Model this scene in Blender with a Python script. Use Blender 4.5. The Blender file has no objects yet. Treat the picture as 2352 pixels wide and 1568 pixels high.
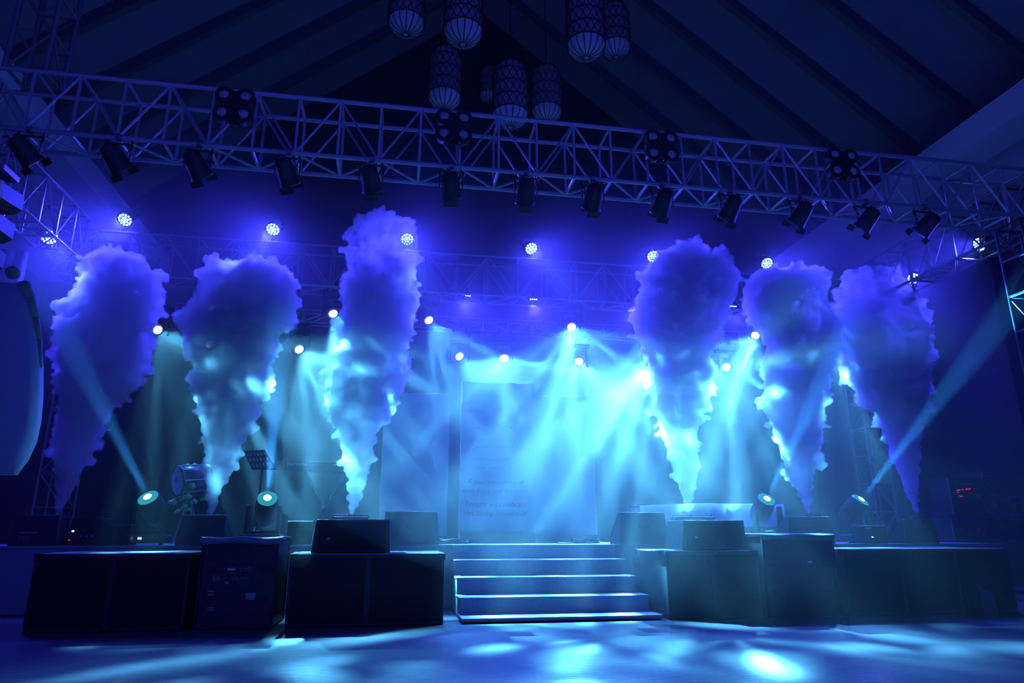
import bpy, math, random
from mathutils import Vector, Matrix, Quaternion
random.seed(7)
C = bpy.context.scene
COL = C.collection
PI = math.pi
R = math.radians

# ------------------------------------------------------------------ camera
EYE = Vector((0.0, 0.0, 1.0))
YAW, PITCH, FPX = R(9.6), R(15.7), 1568.0
FWD = Vector((math.sin(YAW) * math.cos(PITCH), math.cos(YAW) * math.cos(PITCH), math.sin(PITCH)))
RGT = Vector((math.cos(YAW), -math.sin(YAW), 0))
UPV = RGT.cross(FWD)
cam_d = bpy.data.cameras.new('camera')
cam_d.sensor_width = 36.0
cam_d.lens = 36.0 * FPX / 2352.0
cam_d.clip_start = 0.05
cam = bpy.data.objects.new('camera', cam_d)
COL.objects.link(cam)
cam.matrix_world = Matrix(((RGT.x, UPV.x, -FWD.x, EYE.x), (RGT.y, UPV.y, -FWD.y, EYE.y),
                           (RGT.z, UPV.z, -FWD.z, EYE.z), (0, 0, 0, 1)))
C.camera = cam

def at(px, py, y):            # the point of the plane at depth y seen at a pixel of the photograph
    d = FWD + RGT * ((px - 1176) / FPX) + UPV * ((784 - py) / FPX)
    return EYE + d * (y / d.y)

def at_z(px, py, z):
    d = FWD + RGT * ((px - 1176) / FPX) + UPV * ((784 - py) / FPX)
    return EYE + d * ((z - 1.0) / d.z)

# ------------------------------------------------------------------ world, exposure
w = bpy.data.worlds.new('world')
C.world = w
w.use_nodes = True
w.node_tree.nodes['Background'].inputs[0].default_value = (0.022, 0.032, 0.55, 1)  # even blue fill light, added to reach in through the open hall front
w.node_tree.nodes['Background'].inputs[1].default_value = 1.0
C.view_settings.view_transform = 'Standard'
C.view_settings.look = 'None'
C.view_settings.exposure = 0.0
C.view_settings.gamma = 1.0
C.view_settings.use_curve_mapping = False
cy = C.cycles
cy.volume_bounces = 5
cy.max_bounces = 8
cy.diffuse_bounces = 2
cy.glossy_bounces = 2
cy.sample_clamp_indirect = 0.8
cy.use_denoising = True
cy.use_light_tree = False
cy.adaptive_threshold = 0.05
BLUE = (0.035, 0.036, 1.0)
CYAN = (0.10, 0.56, 0.95)
AQUA = (0.03, 0.32, 1.0)
P_PAR = 2000.0
P_HEAD = 1550.0
P_FLOORHEAD = 17000.0
HAZE = 0.016
PLUME = 8.0

# ------------------------------------------------------------------ materials
def mat(name, col, rough=0.6, metal=0.0, noise=0.0, scale=8.0, bump=0.0, spec=0.5, stretch=None, trans=0.0):
    m = bpy.data.materials.new(name)
    m.use_nodes = True
    n, l = m.node_tree.nodes, m.node_tree.links
    b = n['Principled BSDF']
    b.inputs['Roughness'].default_value = rough
    b.inputs['Metallic'].default_value = metal
    b.inputs['Specular IOR Level'].default_value = spec
    b.inputs['Base Color'].default_value = (*col, 1)
    if trans:
        b.inputs['Transmission Weight'].default_value = 0
    if noise or bump:
        tc = n.new('ShaderNodeTexCoord')
        mp = n.new('ShaderNodeMapping')
        l.new(tc.outputs['Object'], mp.inputs[0])
        if stretch: mp.inputs['Scale'].default_value = stretch
        t = n.new('ShaderNodeTexNoise')
        t.inputs['Scale'].default_value = scale
        t.inputs['Detail'].default_value = 4
        l.new(mp.outputs[0], t.inputs['Vector'])
        if noise:
            mx = n.new('ShaderNodeMix'); mx.data_type = 'RGBA'
            mx.inputs[6].default_value = (*[c * (1 - noise) for c in col], 1)
            mx.inputs[7].default_value = (*[min(1, c * (1 + noise)) for c in col], 1)
            l.new(t.outputs['Fac'], mx.inputs[0])
            l.new(mx.outputs[2], b.inputs['Base Color'])
        if bump:
            bp = n.new('ShaderNodeBump')
            bp.inputs['Strength'].default_value = bump
            bp.inputs['Distance'].default_value = 0.02
            l.new(t.outputs['Fac'], bp.inputs['Height'])
            l.new(bp.outputs[0], b.inputs['Normal'])
    return m

def emit(name, col, s):
    m = bpy.data.materials.new(name)
    m.use_nodes = True
    n, l = m.node_tree.nodes, m.node_tree.links
    n.clear()
    e = n.new('ShaderNodeEmission'); o = n.new('ShaderNodeOutputMaterial')
    e.inputs[0].default_value = (*col, 1); e.inputs[1].default_value = s
    l.new(e.outputs[0], o.inputs[0])
    m.cycles.emission_sampling = 'NONE'
    return m

def volume(name, density, aniso, col=(1, 1, 1)):
    m = bpy.data.materials.new(name)
    m.use_nodes = True
    n, l = m.node_tree.nodes, m.node_tree.links
    n.clear()
    v = n.new('ShaderNodeVolumeScatter'); o = n.new('ShaderNodeOutputMaterial')
    v.inputs['Color'].default_value = (*col, 1)
    v.inputs['Density'].default_value = density
    v.inputs['Anisotropy'].default_value = aniso
    l.new(v.outputs[0], o.inputs['Volume'])
    return m

M = dict(
    black=mat('black_plastic', (0.012, 0.012, 0.014), 0.5, noise=0.3),
    cloth=mat('black_cloth', (0.012, 0.012, 0.015), 0.85, noise=0.3, scale=30, bump=0.3),
    grille=mat('speaker_grille', (0.01, 0.01, 0.012), 0.7, noise=0.5, scale=120, bump=0.4),
    canblack=mat('black_can_paint', (0.04, 0.04, 0.045), 0.5, noise=0.2),
    wood=mat('black_painted_wood', (0.022, 0.022, 0.026), 0.4, noise=0.3, scale=20, bump=0.15),
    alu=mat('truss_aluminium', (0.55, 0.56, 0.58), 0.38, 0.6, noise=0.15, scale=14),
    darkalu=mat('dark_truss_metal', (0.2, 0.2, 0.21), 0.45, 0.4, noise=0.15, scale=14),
    steel=mat('steel', (0.3, 0.3, 0.32), 0.35, 0.9, noise=0.15),
    paper=mat('white_paper', (0.75, 0.75, 0.75), 0.6, noise=0.05),
    print=mat('pale_print', (0.3, 0.32, 0.36), 0.6, noise=0.05),
    skirt=mat('grey_stage_skirt', (0.3, 0.31, 0.33), 0.8, noise=0.2, scale=6, bump=0.2, stretch=(6, 6, 0.4)),
    deck=mat('grey_stage_carpet', (0.25, 0.26, 0.28), 0.55, noise=0.25, scale=25, bump=0.2),
    tread=mat('step_carpet', (0.34, 0.36, 0.4), 0.4, noise=0.2, scale=30, bump=0.1),
    wall=mat('dark_wall', (0.035, 0.035, 0.04), 0.8, noise=0.2, scale=1.5),
    roof=mat('dark_roof_lining', (0.32, 0.31, 0.31), 0.85, noise=0.25, scale=0.8),
    rafter=mat('rafter_wood', (0.14, 0.13, 0.125), 0.7, noise=0.2),
    pale=mat('pale_plaster', (0.85, 0.84, 0.84), 0.8, noise=0.06, scale=3),
    panel=mat('white_panel', (0.5, 0.5, 0.5), 0.7, noise=0.04, scale=4),
    ink=mat('dark_ink', (0.16, 0.17, 0.2), 0.7, noise=0.05),
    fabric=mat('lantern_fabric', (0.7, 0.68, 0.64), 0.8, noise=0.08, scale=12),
    wire=mat('lantern_wire', (0.03, 0.028, 0.026), 0.5, noise=0.2),
    glass=mat('lamp_glass', (0.5, 0.48, 0.45), 0.15, noise=0.1),
    leaf=mat('vine_leaf', (0.10, 0.62, 0.10), 0.5, noise=0.3, scale=40),
    drum=mat('drum_shell', (0.10, 0.09, 0.10), 0.35, noise=0.3, scale=12),
    skin=mat('drum_head', (0.5, 0.5, 0.52), 0.6, noise=0.1),
    green=mat('green_trim', (0.25, 0.42, 0.22), 0.7, noise=0.2),
    banner=mat('pale_banner_fabric', (0.36, 0.38, 0.42), 0.8, noise=0.08, scale=6),
    led=emit('led_lens', (0.3, 0.85, 1.0), 8),
    lens=emit('beam_lens', (0.6, 0.98, 1.0), 12),
    halo=emit('beam_rim', (0.03, 0.42, 0.55), 0.75),
    red=emit('red_led', (1.0, 0.03, 0.05), 1.2),
    white=emit('white_led', (0.6, 0.8, 1.0), 1.2),
)

# ------------------------------------------------------------------ mesh helpers
class MB:
    def __init__(s): s.v, s.f = [], []
    def add(s, vs, fs, mx=None):
        k = len(s.v)
        s.v += [tuple(mx @ Vector(p)) for p in vs] if mx else [tuple(p) for p in vs]
        s.f += [tuple(i + k for i in f) for f in fs]
        return s
    def box(s, c, d, mx=None):
        x, y, z = (q / 2 for q in d)
        vs = [(c[0] + a * x, c[1] + b * y, c[2] + e * z) for a in (-1, 1) for b in (-1, 1) for e in (-1, 1)]
        return s.add(vs, [(0, 1, 3, 2), (4, 6, 7, 5), (0, 4, 5, 1), (2, 3, 7, 6), (0, 2, 6, 4), (1, 5, 7, 3)], mx)
    def cone(s, p, q, r0, r1, n=8, caps=True):
        p, q = Vector(p), Vector(q)
        m = (q - p).to_track_quat('Z', 'Y').to_matrix()
        vs = []
        for c, r in ((p, r0), (q, r1)):
            vs += [c + m @ Vector((r * math.cos(2 * PI * i / n), r * math.sin(2 * PI * i / n), 0)) for i in range(n)]
        fs = [(i, (i + 1) % n, n + (i + 1) % n, n + i) for i in range(n)]
        if caps: fs += [tuple(reversed(range(n))), tuple(range(n, 2 * n))]
        return s.add(vs, fs)
    def tube(s, pts, r, n=5):
        for a, b in zip(pts, pts[1:]): s.cone(a, b, r, r, n)
        return s
    def lathe(s, prof, n=16, mx=None, cap=True):
        vs = [(r * math.cos(2 * PI * i / n), r * math.sin(2 * PI * i / n), z) for r, z in prof for i in range(n)]
        fs = [(j * n + i, j * n + (i + 1) % n, (j + 1) * n + (i + 1) % n, (j + 1) * n + i) for j in range(len(prof) - 1) for i in range(n)]
        if cap: fs += [tuple(reversed(range(n))), tuple(range((len(prof) - 1) * n, len(prof) * n))]
        return s.add(vs, fs, mx)
    def prism(s, poly, d, mx=None):            # poly in x,z ; extruded along y by d
        n = len(poly)
        vs = [(x, 0, z) for x, z in poly] + [(x, d, z) for x, z in poly]
        fs = [(i, (i + 1) % n, n + (i + 1) % n, n + i) for i in range(n)] + [tuple(reversed(range(n))), tuple(range(n, 2 * n))]
        return s.add(vs, fs, mx)
    def ball(s, c, r, n=8, m=6, sq=(1, 1, 1)):
        c = Vector(c)
        prof = [(max(1e-4, math.sin(PI * j / m)), -math.cos(PI * j / m)) for j in range(m + 1)]
        return s.lathe(prof, n, Matrix.Translation(c) @ Matrix.Diagonal((r * sq[0], r * sq[1], r * sq[2], 1)), cap=False)
    def mesh(s, name, m, smooth=False):
        me = bpy.data.meshes.new(name)
        me.from_pydata(s.v, [], s.f)
        me.materials.append(m)
        if smooth:
            me.polygons.foreach_set('use_smooth', [True] * len(me.polygons))
        me.update()
        return me
    def build(s, name, m, parent=None, smooth=False, bevel=0):
        o = bpy.data.objects.new(name, s.mesh(name, m, smooth))
        COL.objects.link(o)
        if parent: o.parent = parent
        if bevel:
            b = o.modifiers.new('bevel', 'BEVEL'); b.width = bevel; b.segments = 2; b.limit_method = 'ANGLE'
        return o

def tag(o, label, cat, group=None):
    o['label'] = label; o['category'] = cat
    if group: o['group'] = group
    return o

def empty(name, loc, label, cat, group=None, rz=0):
    o = bpy.data.objects.new(name, None)
    COL.objects.link(o)
    o.empty_display_size = 0.1
    o.location = loc; o.rotation_euler = (0, 0, rz)
    return tag(o, label, cat, group)

def part(name, me, parent, loc=(0, 0, 0), quat=None):
    o = bpy.data.objects.new(name, me)
    COL.objects.link(o)
    o.parent = parent; o.location = loc
    if quat is not None:
        o.rotation_mode = 'QUATERNION'; o.rotation_quaternion = quat
    return o

def struct(o):
    o['kind'] = 'structure'
    return o

def lettering(text, size, m, parent, loc, rot=(PI / 2, 0, 0), shear=0.0, name='lettering', width=None):
    cu = bpy.data.curves.new(name, 'FONT')
    cu.body = text; cu.size = size; cu.shear = shear; cu.extrude = 0.0015; cu.align_x = 'CENTER'; cu.align_y = 'CENTER'
    cu.resolution_u = 3
    cu.materials.append(m)
    tmp = bpy.data.objects.new('tmp', cu)
    me = bpy.data.meshes.new_from_object(tmp)
    me.name = name
    bpy.data.objects.remove(tmp); bpy.data.curves.remove(cu)
    o = bpy.data.objects.new(name, me)
    COL.objects.link(o)
    o.parent = parent; o.location = loc; o.rotation_euler = rot
    return o

def spot(name, loc, target, power, col, cone, blend=0.5, size=0.04, gobo=0, seed=0.0, petals=7, even=0.05):
    d = bpy.data.lights.new(name, 'SPOT')
    d.energy = power; d.color = col; d.spot_size = R(cone); d.spot_blend = blend; d.shadow_soft_size = size
    o = bpy.data.objects.new(name, d)
    COL.objects.link(o)
    o.location = loc
    o.rotation_mode = 'QUATERNION'
    o.rotation_quaternion = (Vector(target) - Vector(loc)).to_track_quat('-Z', 'Y')
    if gobo:
        d.use_nodes = True
        n, l = d.node_tree.nodes, d.node_tree.links
        e = [q for q in n if q.type == 'EMISSION'][0]
        tc = n.new('ShaderNodeTexCoord'); sx = n.new('ShaderNodeSeparateXYZ')
        l.new(tc.outputs['Normal'], sx.inputs[0])
        cb = n.new('ShaderNodeCombineXYZ')
        for k in (0, 1):
            dv = n.new('ShaderNodeMath'); dv.operation = 'DIVIDE'
            l.new(sx.outputs[k], dv.inputs[0]); l.new(sx.outputs[2], dv.inputs[1])
            ad = n.new('ShaderNodeMath'); ad.operation = 'ADD'; ad.inputs[1].default_value = seed * (1.7 + k)
            l.new(dv.outputs[0], ad.inputs[0]); l.new(ad.outputs[0], cb.inputs[k])
        vo = n.new('ShaderNodeTexVoronoi'); vo.voronoi_dimensions = '2D'; vo.inputs['Scale'].default_value = gobo
        l.new(cb.outputs[0], vo.inputs['Vector'])
        mr = n.new('ShaderNodeMapRange'); mr.interpolation_type = 'SMOOTHSTEP'      # gobo: patches of light ...
        mr.inputs[1].default_value = 0.05; mr.inputs[2].default_value = 0.30
        mr.inputs[3].default_value = 15.0; mr.inputs[4].default_value = 0.6
        l.new(vo.outputs['Distance'], mr.inputs[0])
        def mth(op, a, b):                                                         # ... split by a prism into petals
            q = n.new('ShaderNodeMath'); q.operation = op
            for k, v in enumerate((a, b)):
                if isinstance(v, float): q.inputs[k].default_value = v
                elif v is not None: l.new(v, q.inputs[k])
            return q.outputs[0]
        an = mth('ARCTAN2', sx.outputs[1], sx.outputs[0])
        co = mth('COSINE', mth('ADD', mth('MULTIPLY', an, float(petals)), seed * 2.3), None)
        pt = mth('POWER', mth('MULTIPLY_ADD', co, 0.5), 3.0)
        pt.node.inputs[0].links[0].from_node.inputs[2].default_value = 0.5
        out = mth('MULTIPLY', mr.outputs[0], mth('ADD', mth('MULTIPLY', pt, 1.7 * (1 - even)), even))
        l.new(out, e.inputs['Strength'])
    return o

# ------------------------------------------------------------------ the hall
m = mat('dance_floor', (0.13, 0.13, 0.14), 0.26, noise=0.35, scale=5, bump=0.12, stretch=(1, 6, 1))
struct(MB().box((2.0, 8.0, -0.05), (22.4, 20.4, 0.1)).build('floor', m))
struct(MB().prism([(-9.2, -.1), (13.2, -.1), (13.2, 8.15), (2, 17.15), (-9.2, 8.15)], .2, Matrix.Translation((0, 18, 0))).build('wall_back', M['wall']))
struct(MB().box((-9.1, 8.0, 4), (0.2, 20.4, 8.2)).build('wall_left', M['wall']))
struct(MB().box((13.1, 8.0, 4), (0.2, 20.4, 8.2)).build('wall_right', M['wall']))
RZ, EZ = 17.0, 8.0
ce = MB()
ce.add([(-9.2, -2, EZ), (2, -2, RZ), (2, 18.2, RZ), (-9.2, 18.2, EZ), (-9.2, -2, EZ + .2), (2, -2, RZ + .2), (2, 18.2, RZ + .2), (-9.2, 18.2, EZ + .2)],
       [(0, 1, 2, 3), (7, 6, 5, 4), (0, 4, 5, 1), (3, 2, 6, 7)])
ce.add([(13.2, -2, EZ), (2, -2, RZ), (2, 18.2, RZ), (13.2, 18.2, EZ), (13.2, -2, EZ + .2), (2, -2, RZ + .2), (2, 18.2, RZ + .2), (13.2, 18.2, EZ + .2)],
       [(3, 2, 1, 0), (4, 5, 6, 7), (1, 5, 4, 0), (7, 6, 2, 3)])
ceiling = struct(ce.build('ceiling', M['roof']))
for y in [4.5 + 1.5 * i for i in range(9)]:
    for s in (-1, 1):
        a, b = Vector((2 + s * 11.2, y, EZ - .12)), Vector((2 + s * 0.1, y, RZ - .12))
        d = (b - a); L = d.length
        q = d.to_track_quat('X', 'Z').to_matrix().to_4x4(); q.translation = (a + b) / 2
        o = MB().box((0, 0, 0), (L, 0.16, 0.34), q).build('rafter', M['rafter'], ceiling)
# pale bulkheads along both side walls under the eaves
struct(MB().box((-6.65, 10.1, 7.75), (1.1, 15.8, 0.5)).build('trim_1', M['pale']))
struct(MB().box((-8.35, 10.1, 7.6), (1.3, 15.8, 0.9)).build('trim_2', M['pale']))
struct(MB().box((9.98, 10.1, 7.75), (0.7, 15.8, 0.5)).build('trim_3', M['pale']))
struct(MB().box((11.9, 10.1, 7.6), (2.2, 15.8, 0.9)).build('trim_4', M['pale']))
# stage platform
st = struct(MB().box((2.05, 13.8, 0.415), (15.6, 7.3, 0.81)).build('stage_platform', M['skirt'], bevel=0.01))
struct(MB().box((2.05, 13.8, 0.83), (15.64, 7.38, 0.03)).build('stage_deck', M['deck'], st))
# five carpeted steps
stairs = empty('stage_steps', (2.05, 9.2, 0), 'grey carpeted stage steps with lit edges, centre front of the stage', 'stairs')
for i, (z0, z1, y) in enumerate(((0, .06, 8.38), (0, .25, 8.81), (0, .455, 9.24), (0, .655, 9.67), (0, .845, 10.1))):
    d = 0.47 if i < 4 else 0.06
    MB().box((0, y + d / 2 - 9.2 - 0.005, z1 / 2), (2.42 - 0.01 * i, d - 0.045 if i < 4 else 0.05, z1 - 0.03)).build('riser', M['tread'], stairs)
    t = MB().box((0, y + d / 2 - 9.2, z1 - 0.0125), (2.44 - 0.01 * i, d, 0.025)).build('tread', M['tread'], stairs, bevel=0.008)
# ------------------------------------------------------------------ lighting fixtures
def par_lamp(px, py, Y, target, label, power=P_PAR, cone=100):
    p = at(px, py, Y)
    t = empty('par_lamp', p, label, 'stage light', 'lit blue lamps on the upper truss')
    d = (Vector(target) - p).normalized()
    q = d.to_track_quat('Z', 'Y')
    if 'par' not in G:
        G['par'] = MB().lathe([(.06, -.3), (.085, -.26), (.10, -.14), (.145, -.02), (.15, .03), (.135, .03)], 20).mesh('can', M['black'], True)
        g = MB()
        for r, n in ((0, 1), (.05, 6), (.1, 12)):
            for k in range(n):
                a = 2 * PI * k / n + r
                g.lathe([(.0165, 0.0), (.0165, .012), (.008, .016)], 8, Matrix.Translation((r * math.cos(a), r * math.sin(a), .031)))
        G['leds'] = g.mesh('led_array', M['led'])
        y = MB()
        for s in (-1, 1): y.box((s * .165, 0, -.08), (.012, .04, .26))
        y.box((0, 0, -.21), (.34, .04, .012))
        G['yoke'] = y.mesh('yoke', M['black'])
    part('can', G['par'], t, quat=q); part('led_array', G['leds'], t, quat=q); part('yoke', G['yoke'], t, quat=q)
    cz = 6.25 - p.z if abs(p.y - 12.4) < .05 else (5.62 - p.z if p.z < 5.9 else 6.1 - p.z)
    cyy = 0 if abs(p.y - 12.4) < .05 else (.4 if p.y > 11.9 else 0)
    MB().cone((0, 0, -.2 if cz < 0 else .0), (0, cyy, cz), .018, .018, 6).build('clamp', M['black'], t)
    spot('par_wash', p + d * .06, target, power, BLUE, cone, 0.8, 0.1)
    spot('par_beam', p + d * .08, target, power * 1.1, (.05, .10, 1), 24, 0.7, 0.08)
    return t
G = {}
def proto(name, builder):
    if name not in G: G[name] = builder()
    return G[name]
for i, (px, py, tx, ty, tz, pw, lab) in enumerate((
        (289, 503, -6.0, 6.5, 0.0, 1.0, 'blue lamp on the upper truss above the leftmost smoke plume'),
        (628, 525, -3.3, 6.5, 0, 1.0, 'blue lamp on the upper truss above the mushroom-headed plume'),
        (935, 548, 0.6, 6, 0.0, 1.0, 'blue lamp half veiled by the head of the tallest smoke plume'),
        (1219, 569, 4.6, 6, 0.0, 1.0, 'blue lamp above the white panels with a beam falling to the right'),
        (1499, 587, 4.5, 6, 0.0, 1.0, 'blue lamp just above the bright plume right of the stairs'),
        (1760, 603, 7.5, 6, 0, 1.0, 'blue lamp above the plume whose top joins the violet one'))):
    par_lamp(px, py, 12.4, (tx, ty, tz), lab, P_PAR * pw)
par_lamp(113, 543, 11.6, (-1.5, 7, 0.5), 'blue lamp seen obliquely at far left, by the side truss', P_PAR * .7)
par_lamp(2100, 638, 12.0, (4.5, 8.5, 0.5), 'blue lamp at the right edge of the rightmost smoke plume', P_PAR * .7)
par_lamp(2253, 560, 9.6, (3.0, 10.5, 3.0), 'blue lamp high on the right side truss, beaming left', P_PAR * .5)

def beam_head(px, py, Y, tpx, tpy, label, group, power=P_HEAD, cone=60, gobo=5.5, floor=False, hang=None, seed=0, rad=.1, lens=True):
    p = at(px, py, Y); target = at(tpx, tpy, 10.0)
    if floor: target = at(tpx, 1345, 7.6); cone, gobo = 52, 7.5; power *= 1.05
    t = empty('moving_head', p, label, 'stage light', group)
    d = (target - p).normalized(); q = d.to_track_quat('Z', 'Y')
    if 'mh' not in G:
        G['mh'] = MB().lathe([(.08, -.34), (.13, -.31), (.15, -.2), (.15, -.05), (.125, -.0), (.11, .0)], 20).mesh('head', M['black'], True)
        G['lens'] = MB().lathe([(.08, .002), (.077, .02), (.045, .034), (.001, .038)], 20, cap=False).mesh('lens', M['lens'], True)
        y = MB()
        for s in (-1, 1): y.prism([(s * .17, -.1), (s * .2, -.1), (s * .21, .3), (s * .16, .3)], .08, Matrix.Translation((0, -.04, 0)))
        y.box((0, 0, .31), (.42, .1, .04))
        G['mhyoke'] = y.mesh('yoke', M['black'])
        b = MB().box((0, 0, .4), (.4, .3, .13))
        for s in (-1, 1): b.box((s * .12, 0, .51), (.04, .28, .1))
        G['mhbase'] = b.mesh('base', M['black'])
    part('head', G['mh'], t, quat=q); part('yoke', G['mhyoke'], t); part('base', G['mhbase'], t)
    if lens: part('lens', G['lens'], t, quat=q)
    spot('head_beam', p + d * .07, target, power, CYAN, cone, 0.35, 0.05, gobo, seed, even=.1)
    return t
HI = 'beam lights hung from the rear truss'
LO = 'beam lights in the lower rear row'
for i, (px, py, tx, ty, lab) in enumerate((
        (487, 707, 800, 1250, 'upper row beam light glinting through the mushroom-headed plume'),
        (765, 720, 1050, 1250, 'upper row beam light half hidden by the left edge of the tallest plume'),
        (985, 735, 1330, 1250, 'upper row beam light just right of the tallest plume'),
        (1313, 751, 1370, 1250, 'upper row beam light throwing a fan straight down, right of the white panels'),
        (1513, 758, 1450, 1250, 'upper row beam light glinting inside the bright plume right of the stairs'),
        (1735, 770, 1480, 1250, 'upper row beam light between the two right plumes'),
        (1905, 775, 1700, 1250, 'upper row beam light glinting inside the plume joining the violet one'))):
    beam_head(px, py, 12.75, tx, ty, lab, HI, seed=i + 1.3, floor=i == 3, power=P_HEAD * (.4, 2.0, 1.3, 1.3, 2.2, 1.3, 2.0)[i])
for i, (px, py, tx, ty, lab) in enumerate((
        (362, 757, 830, 1250, 'lower row beam light at the right edge of the leftmost plume'),
        (482, 790, 1040, 1250, 'lower row beam light glinting inside the mushroom-headed plume'),
        (687, 802, 1080, 1250, 'lower row beam light between the mushroom-headed plume and the tallest plume'),
        (1055, 818, 1480, 1250, 'lower row beam light above the left half of the lettered panel'),
        (1158, 823, 1300, 1250, 'lower row beam light above the right half of the lettered panel'),
        (1330, 830, 1400, 1250, 'lower row beam light above the right white panel, brightest fan'),
        (1497, 838, 1250, 1250, 'lower row beam light at the left edge of the plume right of the stairs'),
        (1668, 843, 1680, 1250, 'lower row beam light hanging lowest between the two right plumes'))):
    beam_head(px, py, 13.3, tx, ty, lab, LO, seed=i + 11.7, floor=i in (4, 7), power=P_HEAD * (.35, 2.0, 2.2, 1.3, 1, 1.3, 2.0, 1.1)[i])

def strip_lamp(px, py, label):
    p = at(px, py, 12.6)
    t = empty('led_flood', p, label, 'stage light', 'small flood lamps under the rear truss')
    part('housing', proto('sfh', lambda: MB().box((0, .02, .03), (.16, .1, .1)).box((0, .02, .12), (.03, .03, .12)).mesh('housing', M['black'])), t)
    part('reflector', proto('sfr', lambda: MB().box((.02, -.035, -.06), (.13, .012, .09)).mesh('reflector', M['steel'])), t)
    part('led_row', proto('sfl', lambda: (lambda m: [m.ball((-.06 + .04 * k, -.03, -.005), .014, 6, 4) for k in range(4)] and m)(MB()).mesh('led_row', M['led'])), t)
    MB().cone((0, .02, .1), (0, .02, 5.445 - p.z), .012, .012, 6).build('hanger', M['black'], t)
    spot('flood_beam', p + Vector((0, 0, -.12)), p + Vector((0, -2.2, -3)), 1400, (.035, .036, 1), 110, .8, .05)
for px, py, lab in ((1072, 680, 'small lit flood lamp under the rear truss, above the left part of the lettered panel'), (1225, 688, 'small lit flood lamp under the rear truss, above the right edge of the lettered panel'),
                    (1452, 696, 'small lit flood lamp at the upper left edge of the plume right of the steps'), (1682, 704, 'small lit flood lamp under the rear truss in the gap between the two right plumes'),
                    (1916, 738, 'small lit flood lamp between the two rightmost plumes')):
    strip_lamp(px, py, lab)
# ------------------------------------------------------------------ trusses
TM = {}
def truss(name, label, group, origin, rot, L, dv, dw, n, rad=0.026, cross=True, flip=0, metal='alu'):
    t = empty(name, origin, label, 'truss', group)
    t.rotation_euler = rot
    bay = L / n
    def piece(key, p, q, r, flat=None):
        if key not in TM:
            mb = MB()
            p, q = Vector(p), Vector(q)
            if flat:
                d = q - p
                mx = d.to_track_quat('X', 'Z').to_matrix().to_4x4(); mx.translation = (p + q) / 2
                mb.box((0, 0, 0), (d.length, flat[0], flat[1]), mx)
            else: mb.cone(p, q, r, r, 6)
            TM[key] = mb.mesh(key[0], M[metal])
        return TM[key]
    K = (round(dv, 3), round(dw, 3), round(bay, 3), metal)
    ch = piece(('chord', round(L, 3), rad, metal), (0, 0, 0), (L, 0, 0), rad)
    for y in (0, dv):
        for z in (0, dw): part('chord', ch, t, (0, y, z))
    for i in range(n + 1):
        x = min(max(i * bay, 0.02), L - 0.02)
        for y in (0, dv): part('upright', piece(('upright', K), (0, 0, 0), (0, 0, dw), .02), t, (x, y, 0))
        if cross:
            for z in (0, dw): part('cross_bar', piece(('cross_bar', K), (0, 0, 0), (0, dv, 0), .022), t, (x, 0, z))
    for i in range(n):
        up = (i + flip) % 2
        dg = piece(('diagonal', K, up), (0, 0, 0 if up else dw), (bay, 0, dw if up else 0), .016)
        for y in (0, dv): part('diagonal', dg, t, (i * bay, y, 0))
        if cross: part('diagonal', piece(('diagonal', 'floor', K, up), (0, 0 if up else dv, 0), (bay, dv if up else 0, 0), .018), t, (i * bay, 0, 0))
    return t
truss('lighting_truss', 'long silver box truss crossing the picture in front of the stage', None, (-6.1, 8.0, 5.62), (0, 0, 0), 16.1, 0.5, 0.81, 31, .03)
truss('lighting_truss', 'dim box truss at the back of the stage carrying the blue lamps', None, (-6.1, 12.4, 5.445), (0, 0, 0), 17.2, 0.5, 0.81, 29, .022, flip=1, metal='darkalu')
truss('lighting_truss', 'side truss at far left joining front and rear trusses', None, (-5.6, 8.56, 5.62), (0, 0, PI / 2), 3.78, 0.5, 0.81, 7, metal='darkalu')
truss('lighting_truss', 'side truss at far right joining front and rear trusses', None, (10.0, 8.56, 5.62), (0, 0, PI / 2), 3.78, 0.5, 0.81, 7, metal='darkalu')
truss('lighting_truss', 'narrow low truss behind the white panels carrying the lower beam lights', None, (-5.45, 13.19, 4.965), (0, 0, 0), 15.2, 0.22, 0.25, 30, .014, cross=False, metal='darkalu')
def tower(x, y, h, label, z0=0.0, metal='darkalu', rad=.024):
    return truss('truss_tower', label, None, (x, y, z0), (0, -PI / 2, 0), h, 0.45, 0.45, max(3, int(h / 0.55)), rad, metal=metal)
tower(-4.45, 8.02, 3.4, 'dark truss mast standing on the left end of the front truss', 6.455, rad=.035)
tower(9.6, 8.02, 5.6, 'truss tower at far right under the end of the front truss', metal='canblack')
tower(-5.5, 12.93, 4.6, 'slim truss tower at the rear left behind the leftmost smoke plume', 0.845)
tower(10.2, 12.93, 4.6, 'slim truss tower at the rear right behind the violet smoke plume', 0.845)
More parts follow.
